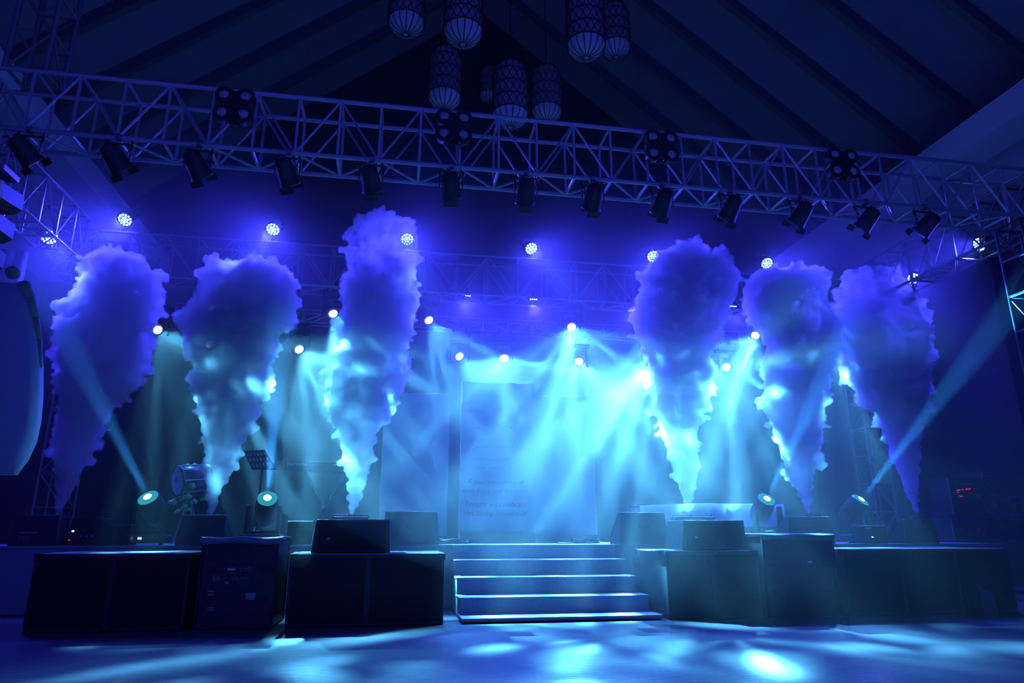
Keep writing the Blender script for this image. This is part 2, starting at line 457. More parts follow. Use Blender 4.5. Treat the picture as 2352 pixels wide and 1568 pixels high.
# ---- par cans hung under the front truss
CANX = (-4.47, -3.48, -2.56, -1.5, -.47, .55, 1.54, 2.46, 3.44, 4.44, 5.5, 6.54, 7.5)
ORD = ('leftmost', 'second', 'third', 'fourth', 'fifth', 'sixth', 'seventh', 'eighth', 'ninth', 'tenth', 'eleventh', 'twelfth', 'rightmost')
def stage_can(x, i):
    p = Vector((x, 8.02, 5.33))
    t = empty('par_can', p, 'unlit black spotlight under the front truss, %s%s' % (ORD[i], '' if i in (0, 12) else ' from the left'), 'stage light', 'unlit cans under the front truss')
    d = Vector(((2.0 - x) * .12, 0.9, -1.0)).normalized(); q = d.to_track_quat('Z', 'Y')
    body = proto('canbody', lambda: MB().lathe([(.05, -.2), (.1, -.17), (.115, -.05), (.125, .1), (.135, .12), (.135, .14)], 16).mesh('body', M['canblack'], True))
    def yk():
        m = MB()
        for s in (-1, 1): m.box((s * .15, 0, .1), (.012, .035, .24))
        m.box((0, 0, .22), (.31, .035, .012)); return m.mesh('yoke', M['black'])
    def cl():
        m = MB().box((0, 0, .25), (.03, .05, .06)); m.lathe([(.035, -.03), (.045, -.03), (.045, .03), (.035, .03)], 10, Matrix.Translation((0, -.02, .29)) @ Matrix.Rotation(PI / 2, 4, 'Y')); return m.mesh('clamp', M['steel'])
    def cb(): 
        return MB().tube([(-.08, .03, .1), (-.16, .03, .22), (-.1, .02, .32), (.06, .0, .33), (.14, .03, .27), (.09, .05, .12)], .008).mesh('cable', M['black'])
    part('body', body, t, quat=q); part('yoke', proto('canyoke', yk), t); part('clamp', proto('canclamp', cl), t); part('cable', proto('cancable', cb), t)
    for sg in (-1, 1): part('barn_door', proto('barn%d' % sg, lambda: MB().box((0, .14 * sg, .18), (.18, .012, .08)).mesh('barn_door', M['canblack'])), t, quat=q)
for i, x in enumerate(CANX): stage_can(x, i)
# ---- four-lamp blinders on the front face of the front truss
for x, lab in ((-2.19, 'four-lamp blinder on the front truss, leftmost, above the mushroom-headed plume'), (.56, 'four-lamp blinder on the front truss just below the hanging lanterns'),
               (3.44, 'four-lamp blinder on the front truss, third from the left'), (6.21, 'four-lamp blinder on the front truss, rightmost')):
    t = empty('blinder_lamp', (x, 7.9, 6.16), lab, 'stage light', 'four-lamp blinders on the front truss')
    def hs():
        m = MB()
        for a in (-1, 1):
            for b in (-1, 1): m.lathe([(.06, -.14), (.1, -.1), (.118, .0), (.118, .02), (.1, .02)], 16, Matrix.Translation((a * .125, 0, b * .125)) @ Matrix.Rotation(PI / 2, 4, 'X'))
        m.box((0, .02, 0), (.3, .1, .36)); return m.mesh('housing', M['black'])
    part('housing', proto('blindh', hs), t)
    for a in (-1, 1):
        for b in (-1, 1):
            part('lamp', proto('blindl', lambda: MB().lathe([(.001, .05), (.03, .045), (.05, .035), (.085, .0), (.085, -.02)], 14, Matrix.Rotation(PI / 2, 4, 'X'), cap=False).mesh('lamp', M['glass'], True)), t, (a * .125, .0, b * .125))
    part('bracket', proto('blindb', lambda: MB().box((0, .1, .2), (.34, .03, .03)).box((0, .1, -.2), (.34, .03, .03)).box((0, .08, 0), (.04, .05, .42)).mesh('bracket', M['black'])), t)
# ---- hanging lanterns
def lantern(px, py, wpx, label):
    dia = 0.6
    Y = 1568 * dia / wpx / (math.cos(YAW) * math.cos(PITCH)) * 0.93
    for _ in range(3):
        p = at(px, py, Y); Y *= (1568 * dia / wpx) / (p - EYE).dot(FWD)
    p = at(px, py, Y); r = dia / 2; h = 1.25
    t = empty('hanging_lantern', p, label, 'lantern', 'caged lanterns hanging from the ceiling')
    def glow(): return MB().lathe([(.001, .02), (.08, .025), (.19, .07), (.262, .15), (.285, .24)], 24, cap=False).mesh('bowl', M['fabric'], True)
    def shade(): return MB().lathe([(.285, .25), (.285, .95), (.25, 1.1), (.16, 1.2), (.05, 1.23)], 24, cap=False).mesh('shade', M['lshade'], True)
    def cage():
        m = MB()
        def ring(rr, z, th=.008): m.tube([(rr * math.cos(2 * PI * k / 24), rr * math.sin(2 * PI * k / 24), z) for k in range(25)], th, 4)
        for rr, z in ((.05, .0), (.3, .25), (.3, .49), (.3, .73), (.3, .97), (.17, 1.22)): ring(rr, z, .009)
        for k in range(16):
            a = 2 * PI * k / 16
            m.tube([(rr * math.cos(a), rr * math.sin(a), z) for rr, z in ((.05, 0), (.2, .05), (.275, .13), (.3, .25))], .007, 4)
            for s in (-1, 1):
                for j in range(3):
                    b = a + s * PI / 16 * j * 1.0; c = b + s * PI / 8
                    m.cone((.3 * math.cos(b), .3 * math.sin(b), .25 + .24 * j), (.3 * math.cos(c), .3 * math.sin(c), .49 + .24 * j), .006, .006, 4)
            m.tube([(rr * math.cos(a), rr * math.sin(a), z) for rr, z in ((.3, .97), (.26, 1.12), (.17, 1.22))], .007, 4)
        return m.mesh('wire_cage', M['wire'])
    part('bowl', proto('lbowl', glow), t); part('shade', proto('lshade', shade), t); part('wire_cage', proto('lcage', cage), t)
    top = RZ - 0.2 - abs(p.x - 2) * (RZ - EZ) / 11.2 - 0.12
    MB().cone((0, 0, 1.2), (0, 0, top - p.z), .012, .012, 6).build('cord', M['wire'], t)
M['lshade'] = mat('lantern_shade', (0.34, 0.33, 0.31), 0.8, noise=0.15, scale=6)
for px, py, wp, lab in ((932, 80, 85, 'hanging lantern at top left of the group, only its bowl lit'), (1063, 103, 92, 'hanging lantern with a bright bowl near the top edge, left of centre'),
                        (1347, 134, 90, 'hanging lantern at upper right, in front of another one'), (1415, 132, 70, 'hanging lantern at upper right, half hidden behind a nearer one'),
                        (1020, 250, 78, 'hanging lantern just above the second four-lamp blinder'), (1172, 293, 84, 'hanging lantern that hangs lowest, crossing the top of the front truss'),
                        (1256, 280, 71, 'hanging lantern right of the lowest one, just above the truss'), (1122, 236, 46, 'small far hanging lantern peeping out left of the lowest one')):
    lantern(px, py, wp, lab)
# ---- line array and banner at far left
t = empty('line_array', (-4.2, 7.0, 3.3), 'column of dark loudspeakers with pale corners hanging at the left edge', 'loudspeaker')
for k in range(4):
    z = .14 + .3 * k; tilt = Matrix.Translation((-.03 * (3 - k) + .03, 0, z)) @ Matrix.Rotation(R(-8 + 5 * k), 4, 'X')
    c = MB().prism([(-.5, -.135), (.05, -.135), (.13, -.08), (.13, .08), (.05, .135), (-.5, .135)], .4, tilt).build('cabinet', M['black'], t)
    e = MB().prism([(.05, -.145), (.145, -.085), (.145, .085), (.05, .145), (.05, .12), (.12, .07), (.12, -.07), (.05, -.12)], .06, tilt @ Matrix.Translation((0, -.07, 0))).build('end_frame', M['panel'], c)
MB().box((-.2, .2, 1.33), (.6, .3, .06)).cone((-.2, .2, 1.3), (-.2, .2, 2.4), .02, .02).build('rigging', M['steel'], t)
pts = [at(px, py, 6.2) for px, py in ((20, 634), (36, 668), (50, 715), (60, 765), (65, 830), (64, 900), (58, 960), (48, 1005), (28, 1048), (0, 1085))]
cxz = (pts[0].x - 0.0, 2.4)
right = [(p.x, p.z) for p in pts]; ax = -3.62
poly = right + [(2 * ax - x, z) for x, z in reversed(right)]
bn = MB()
n = len(poly); pc = Vector((ax, 0, 2.35))
rings = ((1.0, .0), (1.0, .1), (.93, .17), (.6, .24), (.25, .27))
vs = []; fs = []
for sg in (0, 1):
    pass
for s, dy in rings: vs += [(pc.x + (x - pc.x) * s, 6.2 + .27 - dy, pc.z + (z - pc.z) * s) for x, z in poly]
for j in range(len(rings) - 1): fs += [(j * n + i, j * n + (i + 1) % n, (j + 1) * n + (i + 1) % n, (j + 1) * n + i) for i in range(n)]
fs += [tuple(range((len(rings) - 1) * n, len(rings) * n)), tuple(reversed(range(n)))]
t = empty('banner', (ax, 6.45, 0), 'big pale padded leaf-shaped banner with a green rim cut by the left edge', 'banner')
mv = Matrix.Translation((-ax, -6.45, 0))
bn.add(vs, fs, mv); bn.build('padded_panel', M['banner'], t, smooth=True)
g = MB(); g.add([], [])
strip = [Vector((x, 6.42, z)) for x, z in right[:5]]
for a, b, r0, r1 in zip(strip, strip[1:], (.075, .06, .045, .03), (.06, .045, .03, .012)): g.cone(mv @ a, mv @ b, r0, r1, 8)
g.build('green_rim', M['green'], t, smooth=True)
MB().ball(mv @ at(30, 626, 6.4), .06, 10, 8).build('knob', M['green'], t, smooth=True)
MB().cone((0, .1, 0.03), (0, .1, 3.0), .03, .03).box((0, .1, .015), (.6, .5, .03)).build('stand', M['black'], t)
# ------------------------------------------------------------------ stage and floor equipment
ZS = 0.845
def wbox(name, label, cat, x0, x1, y0, y1, z0, z1, m, group=None, top=None, bevel=.012):
    t = empty(name, ((x0 + x1) / 2, (y0 + y1) / 2, z0), label, cat, group)
    MB().box((0, 0, (z1 - z0) / 2), (x1 - x0, y1 - y0, z1 - z0)).build('cabinet', m, t, bevel=bevel)
    return t
# subwoofers on the floor in front of the stage
def sub(x0, x1, h, label, y0=8.36, y1=9.5, cells=2):
    t = wbox('subwoofer', label, 'loudspeaker', x0, x1, y0, y1, 0, h, M['wood'], 'subwoofers in front of the stage')
    wd = (x1 - x0)
    for k in range(cells):
        cx = -wd / 2 + wd * (k + .5) / cells
        MB().box((cx, -(y1 - y0) / 2 - .006, h / 2), (wd / cells - .06, .012, h - .08)).build('grille', M['grille'], t)
    MB().box((0, 0, h + .004), (wd - .02, y1 - y0 - .02, .008)).build('top_board', M['tread'], t)
    for sx in (-1, 1):
        for sy in (-1, 1):
            MB().box((sx * (wd / 2 - .04), sy * ((y1 - y0) / 2 - .04), h - .03), (.088, .088, .075)).build('corner_cap', M['black'], t)
    return t
sub(-3.74, -2.17, .785, 'wide low subwoofer at the left end in front of the stage')
sub(-1.12, .62, .77, 'wide subwoofer just left of the steps, papers on its top')
sub(3.33, 4.55, .785, 'subwoofer just right of the steps, papers on its top')
sub(5.72, 8.18, .80, 'very wide subwoofer block at the right end in front of the stage', cells=3)
# flight cases draped with cloth
def case(x0, x1, h, label):
    y0, y1 = 8.34, 9.2
    t = wbox('flight_case', label, 'case', x0, x1, y0, y1, 0, h, M['wood'])
    wd = x1 - x0
    for sx in (-1, 1):
        for sy in (-1, 1): MB().box((sx * wd / 2, sy * (y1 - y0) / 2, h / 2), (.03, .03, h - .01)).build('edge_rail', M['black'], t)
    n = 14; vs = []; fs = []
    for j in range(5):
        for i in range(n + 1):
            u = i / n
            yy = (-.46, -.47, -.45, 0, .44)[j]; zz = (-.05 - .018 * math.sin(9 * u + 1), .0, .014, .02, .014)[j] + .008 * math.sin(11 * u + j)
            vs.append(((u - .5) * (wd + .06), yy, h + .012 + zz))
    for j in range(4): fs += [(j * (n + 1) + i, j * (n + 1) + i + 1, (j + 1) * (n + 1) + i + 1, (j + 1) * (n + 1) + i) for i in range(n)]
    o = MB().add(vs, fs).build('cover_cloth', M['clothgrey'], t, smooth=True)
    s = o.modifiers.new('solid', 'SOLIDIFY'); s.thickness = .012
    for z in (.3, .62):
        MB().box((-wd / 2 + .1, -(y1 - y0) / 2 - .008, z), (.09, .016, .05)).build('latch', M['black'], t)
        MB().box((wd / 2 - .1, -(y1 - y0) / 2 - .008, z), (.09, .016, .05)).build('latch', M['black'], t)
    return t
M['clothgrey'] = mat('grey_cover_cloth', (.22, .23, .25), .55, noise=.25, scale=12, bump=.2)
c1 = case(-2.05, -1.26, .93, 'black flight case with pale lettering and stickers, left of the steps')
def L(px, py, t, Y=8.325):
    p = at(px, py, Y); return (p.x - t.location.x, Y - t.location.y, p.z - t.location.z)
lettering('DYD', .062, M['print'], c1, L(564, 1308, c1), shear=.2)
lettering('SK', .085, M['print'], c1, L(498, 1328, c1))
lettering('P', .045, M['print'], c1, L(516, 1328, c1))
lettering('ICE-4000', .05, M['print'], c1, L(551, 1328, c1))
def sticker(px0, py0, px1, py1, m, t, Y=8.33, nm='sticker'):
    a, b = L(px0, py0, t, Y), L(px1, py1, t, Y)
    MB().box(((a[0] + b[0]) / 2, a[1], (a[2] + b[2]) / 2), (abs(b[0] - a[0]), .006, abs(b[2] - a[2]))).build(nm, m, t)
sticker(523, 1304, 541, 1309, M['paper'], c1, nm='white_tape'); sticker(565, 1361, 586, 1377, M['print'], c1); sticker(517, 1335, 525, 1341, M['print'], c1)
for y in (1356, 1364, 1394, 1399): sticker(477, y, 491, y + 3, M['print'], c1, nm='printed_line')
c2 = case(4.62, 5.58, .965, 'black flight case with wavy cloth on top and a white tape, right of the steps')
sticker(1855, 1288, 1867, 1292, M['paper'], c2, nm='white_tape')
# box speakers standing on the subwoofers
def topbox(x0, x1, z0, z1, label):
    t = empty('box_speaker', ((x0 + x1) / 2, 8.75, z0 + .008), label, 'loudspeaker', 'box speakers standing on subwoofers')
    w_ = x1 - x0; h = z1 - z0
    MB().prism([(-w_ / 2 - .03, 0), (w_ / 2 + .02, 0), (w_ / 2, h), (-w_ / 2 + .01, h)], .55, Matrix.Translation((0, -.3, 0))).build('cabinet', M['wood'], t, bevel=.008)
    MB().box((0, -.306, h / 2), (w_ - .08, .012, h - .06)).build('grille', M['grille'], t)
    MB().box((-w_ / 2 + .16, -.315, h * .42), (.035, .004, .02)).build('badge', M['print'], t)
topbox(-.88, -.03, .778, 1.15, 'black box speaker standing on the subwoofer left of the steps')
topbox(3.62, 4.45, .793, 1.155, 'black box speaker standing on the subwoofer right of the steps')
for (px0, px1, py0, py1, z, lab) in ((886, 934, 1264, 1270, .79, 'white sheet of paper lying on the subwoofer, right of the box speaker'), (657, 716, 1266, 1272, .79, 'white sheet of paper lying on the subwoofer, left of the box speaker'),
                                  (1529, 1588, 1262, 1266, .80, 'white sheet of paper lying on the subwoofer right of the steps')):
    a = at_z(px0, py1, z); b = at_z(px1, py1, z)
    t = empty('paper_sheet', ((a.x + b.x) / 2, max(a.y, 8.45) + .12, z - .005), lab, 'paper')
    MB().box((0, 0, .003), (min(.42, b.x - a.x), .3, .004)).box((.03, .02, .008), (min(.3, (b.x - a.x) * .8), .21, .004)).build('sheet', M['paper'], t)
# wedge monitors on the stage edge
def wedge(x0, x1, zt, label, Y=10.4, dyd=False):
    t = empty('stage_monitor', ((x0 + x1) / 2, Y, ZS), label, 'loudspeaker', 'wedge monitors along the stage edge')
    w_ = x1 - x0; h = zt - ZS
    m = MB()
    prof = [(-.2, 0), (.3, 0), (.3, h * .25), (-.04, h), (-.16, h)]
    vs = [(sx * (w_ / 2 - (.035 if z > h * .5 else 0)), y, z) for sx in (-1, 1) for y, z in prof]
    n = 5
    m.add(vs, [(i, (i + 1) % n, n + (i + 1) % n, n + i) for i in range(n)] + [tuple(reversed(range(n))), tuple(range(n, 2 * n))])
    m.build('cabinet', M['wood'], t, bevel=.01)
    g = MB(); d = Vector((0, -.34, h * .75)); L_ = d.length
    mx = d.to_track_quat('Z', 'X').to_matrix().to_4x4(); mx.translation = Vector((0, .13 + .01, h * .625 + .006))
    g.box((0, 0, 0), (.02, w_ - .14, L_ - .06), mx); g.build('grille', M['grille'], t)
    MB().box((0, -.19, h * .55), (.16, .03, .05)).build('handle', M['black'], t)
    if dyd:
        lettering('DYD', .075, M['print'], t, (-.1 , -.212, .09), shear=.2)
        MB().box((-.06, -.2, .165), (.2, .03, .012)).build('badge', M['print'], t)
    return t
wedge(-4.92, -4.33, 1.235, 'wedge monitor at the left end of the stage with pale lettering', dyd=True)
wedge(-2.88, -2.24, 1.245, 'wedge monitor beside the lit moving light under the drum')
wedge(-.14, .67, 1.305, 'wedge monitor in front of the left white panel')
wedge(3.36, 4.14, 1.31, 'wedge monitor just right of the steps')
wedge(6.12, 6.9, 1.26, 'wedge monitor behind the cloth-topped case at right')
wedge(8.15, 8.75, 1.22, 'wedge monitor at the right end of the stage under the violet plume')
def fog(x0, x1, y, zt, label):
    t = empty('fog_machine', ((x0 + x1) / 2, y, ZS), label, 'fog machine', 'fog jets at the foot of the smoke plumes')
    w_ = x1 - x0; h = zt - ZS
    MB().prism([(-w_ / 2, 0), (w_ / 2, 0), (w_ / 2 - .04, h - .05), (-w_ / 2 + .04, h - .05)], .24, Matrix.Translation((0, -.12, 0))).build('body', M['black'], t, bevel=.008)
    MB().lathe([(.04, h - .06), (.04, h - .01), (.025, h - .01)], 10).build('nozzle', M['steel'], t)
    MB().tube([(-w_ / 2 + .03, 0, h - .06), (-w_ / 2 + .05, 0, h - .02), (w_ / 2 - .05, 0, h - .02), (w_ / 2 - .03, 0, h - .06)], .009).build('handle', M['black'], t)
    MB().box((w_ / 2 - .1, -.124, .1), (.06, .008, .03)).build('display', M['dial'], t)
M['dial'] = mat('display_glass', (.03, .04, .06), .2, noise=.1)
for key, Y, w_, lab in (('a', 10.9, .4, 'fog machine under the leftmost smoke plume'), ('b', 10.9, .4, 'fog machine under the mushroom-headed plume'), ('c', 10.72, .6, 'fog machine under the tallest plume'),
                       ('d', 10.72, .74, 'fog machine under the plume right of the steps'), ('e', 10.9, .5, 'fog machine under the plume joining the violet one'), ('f', 10.9, .4, 'fog machine under the rightmost plume')):
    bx = {'a': 130, 'b': 482, 'c': 806, 'd': 1590, 'e': 1858, 'f': 2105}[key]
    p = at(bx, 1182, Y)
    fog(p.x - w_ / 2, p.x + w_ / 2, Y, p.z + .02, lab)
# small amplifier and speaker boxes between the wedges
t = wbox('amplifier', 'small black amplifier with a blue screen and a red light, by the left wedge', 'amplifier', -4.26, -3.86, 10.35, 10.65, ZS, 1.2, M['black'])
MB().box((-.16, -.153, .185), (.03, .006, .025)).build('screen', M['white'], t); MB().box((-.19, -.153, .07), (.018, .006, .014)).build('red_light', M['red'], t)
for k in range(3): MB().lathe([(.014, 0), (.014, .02)], 8, Matrix.Translation((-.05 + .07 * k, -.15, .12)) @ Matrix.Rotation(PI / 2, 4, 'X')).build('dial', M['steel'], t)
t = wbox('speaker_box', 'small black speaker box behind the steps-side subwoofer, left of the tallest plume', 'loudspeaker', -1.45, -1.1, 10.3, 10.6, ZS, 1.17, M['wood'])
MB().box((0, -.156, .16), (.3, .012, .28)).build('grille', M['grille'], t)
t = wbox('speaker_box', 'low black speaker box right of the small amplifier at left', 'loudspeaker', -3.8, -3.5, 10.35, 10.65, ZS, 1.12, M['wood'])
MB().box((0, -.156, .13), (.25, .012, .22)).build('grille', M['grille'], t)
# moving lights standing on the stage
def floor_head(px, py, Y, tgt, label, power):
    p = at(px, py, Y)
    t = empty('moving_head', (p.x, Y, ZS), label, 'stage light', 'beam lights standing on the stage')
    d = (Vector(tgt) - p).normalized(); q = d.to_track_quat('Z', 'Y')
    hz_ = .42
    c = p - d * .24 - Vector((p.x, Y, ZS))
    MB().prism([(-.3, .03), (-.26, 0), (.26, 0), (.3, .03), (.3, .09), (.26, .125), (-.26, .125), (-.3, .09)], .3, Matrix.Translation((c.x, -.15, .025))).build('base', M['black'], t, bevel=.01)
    for k in (-1, 1): MB().cone((c.x + k * .2, 0, 0), (c.x + k * .2, 0, .03), .03, .03).build('foot', M['black'], t)
    MB().box((c.x - .04, -.155, .09), (.05, .008, .03)).build('display', M['white'], t)
    y = MB()
    y.box((c.x, 0, .17), (.5, .14, .05))
    for s in (-1, 1): y.prism([(c.x + s * .19, .15), (c.x + s * .25, .15), (c.x + s * .235, c.z + .06), (c.x + s * .2, c.z + .06)], .13, Matrix.Translation((0, -.065, 0)))
    y.build('yoke', M['black'], t, bevel=.01)
    if 'fh' not in G:
        G['fh'] = MB().lathe([(.06, -.22), (.14, -.19), (.165, -.08), (.165, .1), (.15, .21), (.145, .24), (.135, .24)], 24).mesh('head', M['black'], True)
        G['fr'] = MB().lathe([(.14, .236), (.135, .25), (.09, .258), (.001, .262)], 24, cap=False).mesh('lens', M['halo'], True)
        G['fl'] = MB().lathe([(.055, .262), (.05, .27), (.001, .275)], 18, cap=False).mesh('hot_spot', M['lens'], True)
    part('head', G['fh'], t, c, q); ln = part('lens', G['fr'], t, c, q)
    h = part('hot_spot', G['fl'], ln)
    spot('head_beam', p + d * .05, tgt, power, AQUA, 8, .5, .04)
floor_head(340, 1143, 10.7, at(340, 1143, 10.7) + Vector((-.19, -.58, .58)) * 6, 'lit moving light on the stage at left, beam up to the left', P_FLOORHEAD)
floor_head(614, 1145, 10.7, at(614, 1145, 10.7) + Vector((.12, -.74, .63)) * 6, 'lit moving light on the stage below the music stand, beam straight up', P_FLOORHEAD * 1.5)
floor_head(1761, 1147, 10.7, at(1761, 1147, 10.7) + Vector((.05, -.63, .62)) * 6, 'lit moving light on the stage at right, short beam into the plume', P_FLOORHEAD * 2)
floor_head(1977, 1148, 10.7, at(1977, 1148, 10.7) + Vector((.29, -.50, .61)) * 6, 'lit moving light on the stage at far right, long beam up to the right', P_FLOORHEAD * 3.5)
# white panels
def panel(x0, x1, y, z0, z1, label):
    t = empty('backdrop_panel', ((x0 + x1) / 2, y, ZS), label, 'panel', 'tall white panels at the back of the stage')
    MB().box((0, .05, (z0 + z1) / 2 - ZS), (x1 - x0, .06, z1 - z0)).build('board', M['panel'], t, bevel=.004)
    MB().box((0, .06, (z0 - ZS) / 2), (x1 - x0 - .02, .3, z0 - ZS)).build('plinth', M['wood'], t)
    for s in (-1, 1): MB().cone((s * .3, .1, (z1 - ZS) * .6), (s * .3, .6, 0), .02, .02).build('brace', M['steel'], t)
    return t
def ext(a, b, y): 
    p, q = at(*a, y), at(*b, y); return p, q
YP = 12.0
p, q = ext((868, 1231), (1034, 904), YP); panel(p.x, q.x, YP, p.z, q.z, 'white panel left of the lettered one, behind the wedge monitor')
p, q = ext((1226, 1228), (1361, 912), YP + .1); panel(p.x, q.x, YP + .1, p.z, q.z, 'white panel right of the lettered one, under the brightest beam')
p, q = ext((1054, 1222), (1225, 881), YP - .08); pc_ = panel(p.x, q.x, YP - .08, p.z, q.z, 'white panel with cursive lettering, middle one of the three')
yl = YP - .08 + .018
for py, s, sz in ((1106, 'A journey covenant', .125), (1127, 'with hope and devotion', .118), (1158, 'Tonight we celebrate', .125), (1179, 'this lasting connection', .12)):
    a = at(1137, py, yl)
    lettering(s, sz, M['ink'], pc_, (a.x - pc_.location.x, yl - pc_.location.y, a.z - ZS), shear=.35, name='cursive_line')
rng = random.Random(5)
for py, x0, x1 in ((981, 1090, 1185), (1009, 1080, 1198), (1026, 1085, 1195), (1056, 1080, 1200), (1075, 1088, 1180)):      # lines too faint to read: pen strokes only
    pts = []
    px = x0
    while px < x1:
        pts.append(at(px, py + rng.uniform(-4, 3), yl)); px += rng.uniform(1.5, 3)
    mb = MB()
    for a, b in zip(pts, pts[1:]):
        if rng.random() < .82: mb.cone((a.x - pc_.location.x, a.y - pc_.location.y, a.z - ZS), (b.x - pc_.location.x, b.y - pc_.location.y, b.z - ZS), .003, .003, 4)
    mb.build('cursive_line', M['inkfaint'] if 'inkfaint' in M else M.setdefault('inkfaint', mat('faint_ink', (.35, .35, .38), .7, noise=.05)), pc_)
# drum on a stand with ivy
Yd = 11.3
dc = at(409, 1105, Yd)
t = empty('drum', (dc.x + .15, Yd + .1, ZS), 'tilted floor drum on a stand wound with green ivy leaves', 'drum')
o0 = dc - t.location
ax_ = Vector((.75, .62, .12)).normalized(); q = ax_.to_track_quat('Z', 'Y')
sh = MB().lathe([(.215, .0), (.215, .46), (.2, .46)], 24).mesh('shell', M['drum'], True); part('shell', sh, t, o0, q)
part('drum_head', MB().lathe([(.001, -.012), (.2, -.012), (.214, -.002)], 24, cap=False).mesh('drum_head', M['skin']), t, o0, q)
part('emblem', MB().lathe([(.001, -.018), (.035, -.017), (.06, -.013)], 7, Matrix.Translation((.03, .02, 0)), cap=False).mesh('emblem', M['ink']), t, o0, q)
for z in (.0, .44): part('hoop', MB().lathe([(.218, -.02), (.232, -.02), (.232, .025), (.218, .025), (.218, -.02)], 24, Matrix.Translation((0, 0, z)), cap=False).mesh('hoop', M['black'], True), t, o0, q)
for k in range(8):
    a = 2 * PI * k / 8
    part('tension_rod', MB().cone((.235 * math.cos(a), .235 * math.sin(a), 0), (.235 * math.cos(a), .235 * math.sin(a), .44), .008, .008, 5).mesh('tension_rod', M['steel']), t, o0, q)
bc = o0 + ax_ * .22
for sx, sy in ((-.16, -.1), (.2, -.06), (.02, .25)): MB().cone((bc.x, bc.y, bc.z - .2), (bc.x + sx, bc.y + sy, 0), .014, .014, 6).build('leg', M['steel'], t)
vine = [(412, 1150), (428, 1140), (440, 1118), (452, 1098), (462, 1080), (446, 1070)]
MB().tube([at(x, y, Yd - .12 + .003 * (x - 412)) - t.location for x, y in vine] , .006).build('vine', M['leaf'], t)
for px, py, s, dy in ((440, 1115, 1.1, -.1), (430, 1140, 1.15, -.12), (445, 1152, 1, -.1), (423, 1163, .95, -.12), (396, 1153, 1.1, -.15), (469, 1146, 1, .1), (467, 1102, .9, .1), (446, 1068, .85, .05), (431, 1068, .6, .05), (408, 1174, .8, -.1), (433, 1170, .7, -.08)):
    p = at(px, py, Yd + dy) - t.location
    r = .058 * s
    a = rng.uniform(-.5, .5)
    mx = Matrix.Translation(p) @ Matrix.Rotation(a, 4, 'Y') @ Matrix.Rotation(R(-25), 4, 'X')
    lf = [(0, r * 1.0), (.5 * r, r * .55), (1.1 * r, r * .1), (.75 * r, -.65 * r), (.25 * r, -.5 * r), (-.25 * r, -.5 * r), (-.8 * r, -.65 * r), (-1.1 * r, .05 * r), (-.5 * r, .5 * r)]
    MB().add([mx @ Vector((0, -.02 * s, 0))] + [mx @ Vector((x, 0, z)) for x, z in lf], [(0, i + 1, (i + 1) % 9 + 1) for i in range(9)]).build('leaf', M['leaf'], t)
# music stand
Ym = 11.0
a, b, c, d = (at(*p_, Ym) for p_ in ((554, 1033), (604, 1030), (634, 1075), (580, 1079)))
t = empty('music_stand', ((c.x + d.x) / 2 - .02, Ym, ZS), 'black perforated music stand above the moving light', 'music stand')
O = t.location
dk = MB(); nn = Vector((0, .14, 0))
def lerp2(u, v): return (a * (1 - u) + b * u) * (1 - v) + (d * (1 - u) + c * u) * v + nn * (1 - v)
for v0, v1 in ((0, .16), (.3, .42), (.56, .7), (.84, 1)):
    dk.add([lerp2(0, v0) - O, lerp2(1, v0) - O, lerp2(1, v1) - O, lerp2(0, v1) - O], [(0, 1, 2, 3)])
for k in range(7):
    for v0, v1 in ((.16, .3), (.42, .56), (.7, .84)):
        dk.add([lerp2(k / 6.5, v0) - O, lerp2(min(1, k / 6.5 + .09), v0) - O, lerp2(min(1, k / 6.5 + .09), v1) - O, lerp2(k / 6.5, v1) - O], [(0, 1, 2, 3)])
o = dk.build('desk', M['black'], t); s_ = o.modifiers.new('solid', 'SOLIDIFY'); s_.thickness = .006
MB().box(lerp2(.5, 1.02) - O + Vector((0, -.03, 0)), (.36, .07, .008)).build('ledge', M['black'], t)
bs = at(588, 1190, Ym) - O; m_ = lerp2(.45, .9) - O
MB().cone(m_ + Vector((0, .03, 0)), (bs.x, .03, .25), .014, .016).build('pole', M['black'], t)
for k in range(3): MB().cone((bs.x, .03, .26), (bs.x + .28 * math.cos(2.1 * k + .5), .03 + .28 * math.sin(2.1 * k + .5), 0.01), .01, .01).build('leg', M['black'], t)
# keyboard on its stand
Yk = 12.3
a, b = at(655, 1059, Yk), at(800, 1083, Yk)
t = empty('keyboard', ((a.x + b.x) / 2 + .15, Yk, b.z), 'electric keyboard on a crossed stand behind the music stand', 'keyboard')
w_ = b.x - a.x + .3; h = a.z - b.z
MB().box((0, .0, h / 2), (w_, .06, h)).box((0, .2, h * .3), (w_, .36, h * .6)).build('body', M['black'], t, bevel=.006)
MB().box((0, .33, h * .66), (w_ - .1, .12, .02)).build('keys', M['paper'], t)
pk = MB()
for k in range(20): pk.box((-w_ / 2 + .1 + k * (w_ - .2) / 19, .31, h * .66 + .014), (.02, .08, .012))
pk.build('black_keys', M['black'], t)
p = at(682, 1066, Yk - .035) - t.location; lettering('YAMAHA', .085, M['print'], t, p)
p = at(777, 1067, Yk - .035) - t.location; lettering('mox', .085, M['print'], t, p)
t2 = empty('keyboard_stand', (t.location.x, Yk + .1, ZS), 'crossed black stand under the electric keyboard', 'stand')
hh = b.z - ZS - .004
for sy in (-.1, .2):
    s1 = MB().cone((-.32, sy, .01), (.32, sy, hh), .02, .02).build('leg', M['black'], t2)
    s1 = MB().cone((.32, sy + .05, .01), (-.32, sy + .05, hh), .02, .02).build('leg', M['black'], t2)
MB().cone((0, -.12, hh / 2), (0, .27, hh / 2), .03, .03).build('pivot', M['steel'], t2)
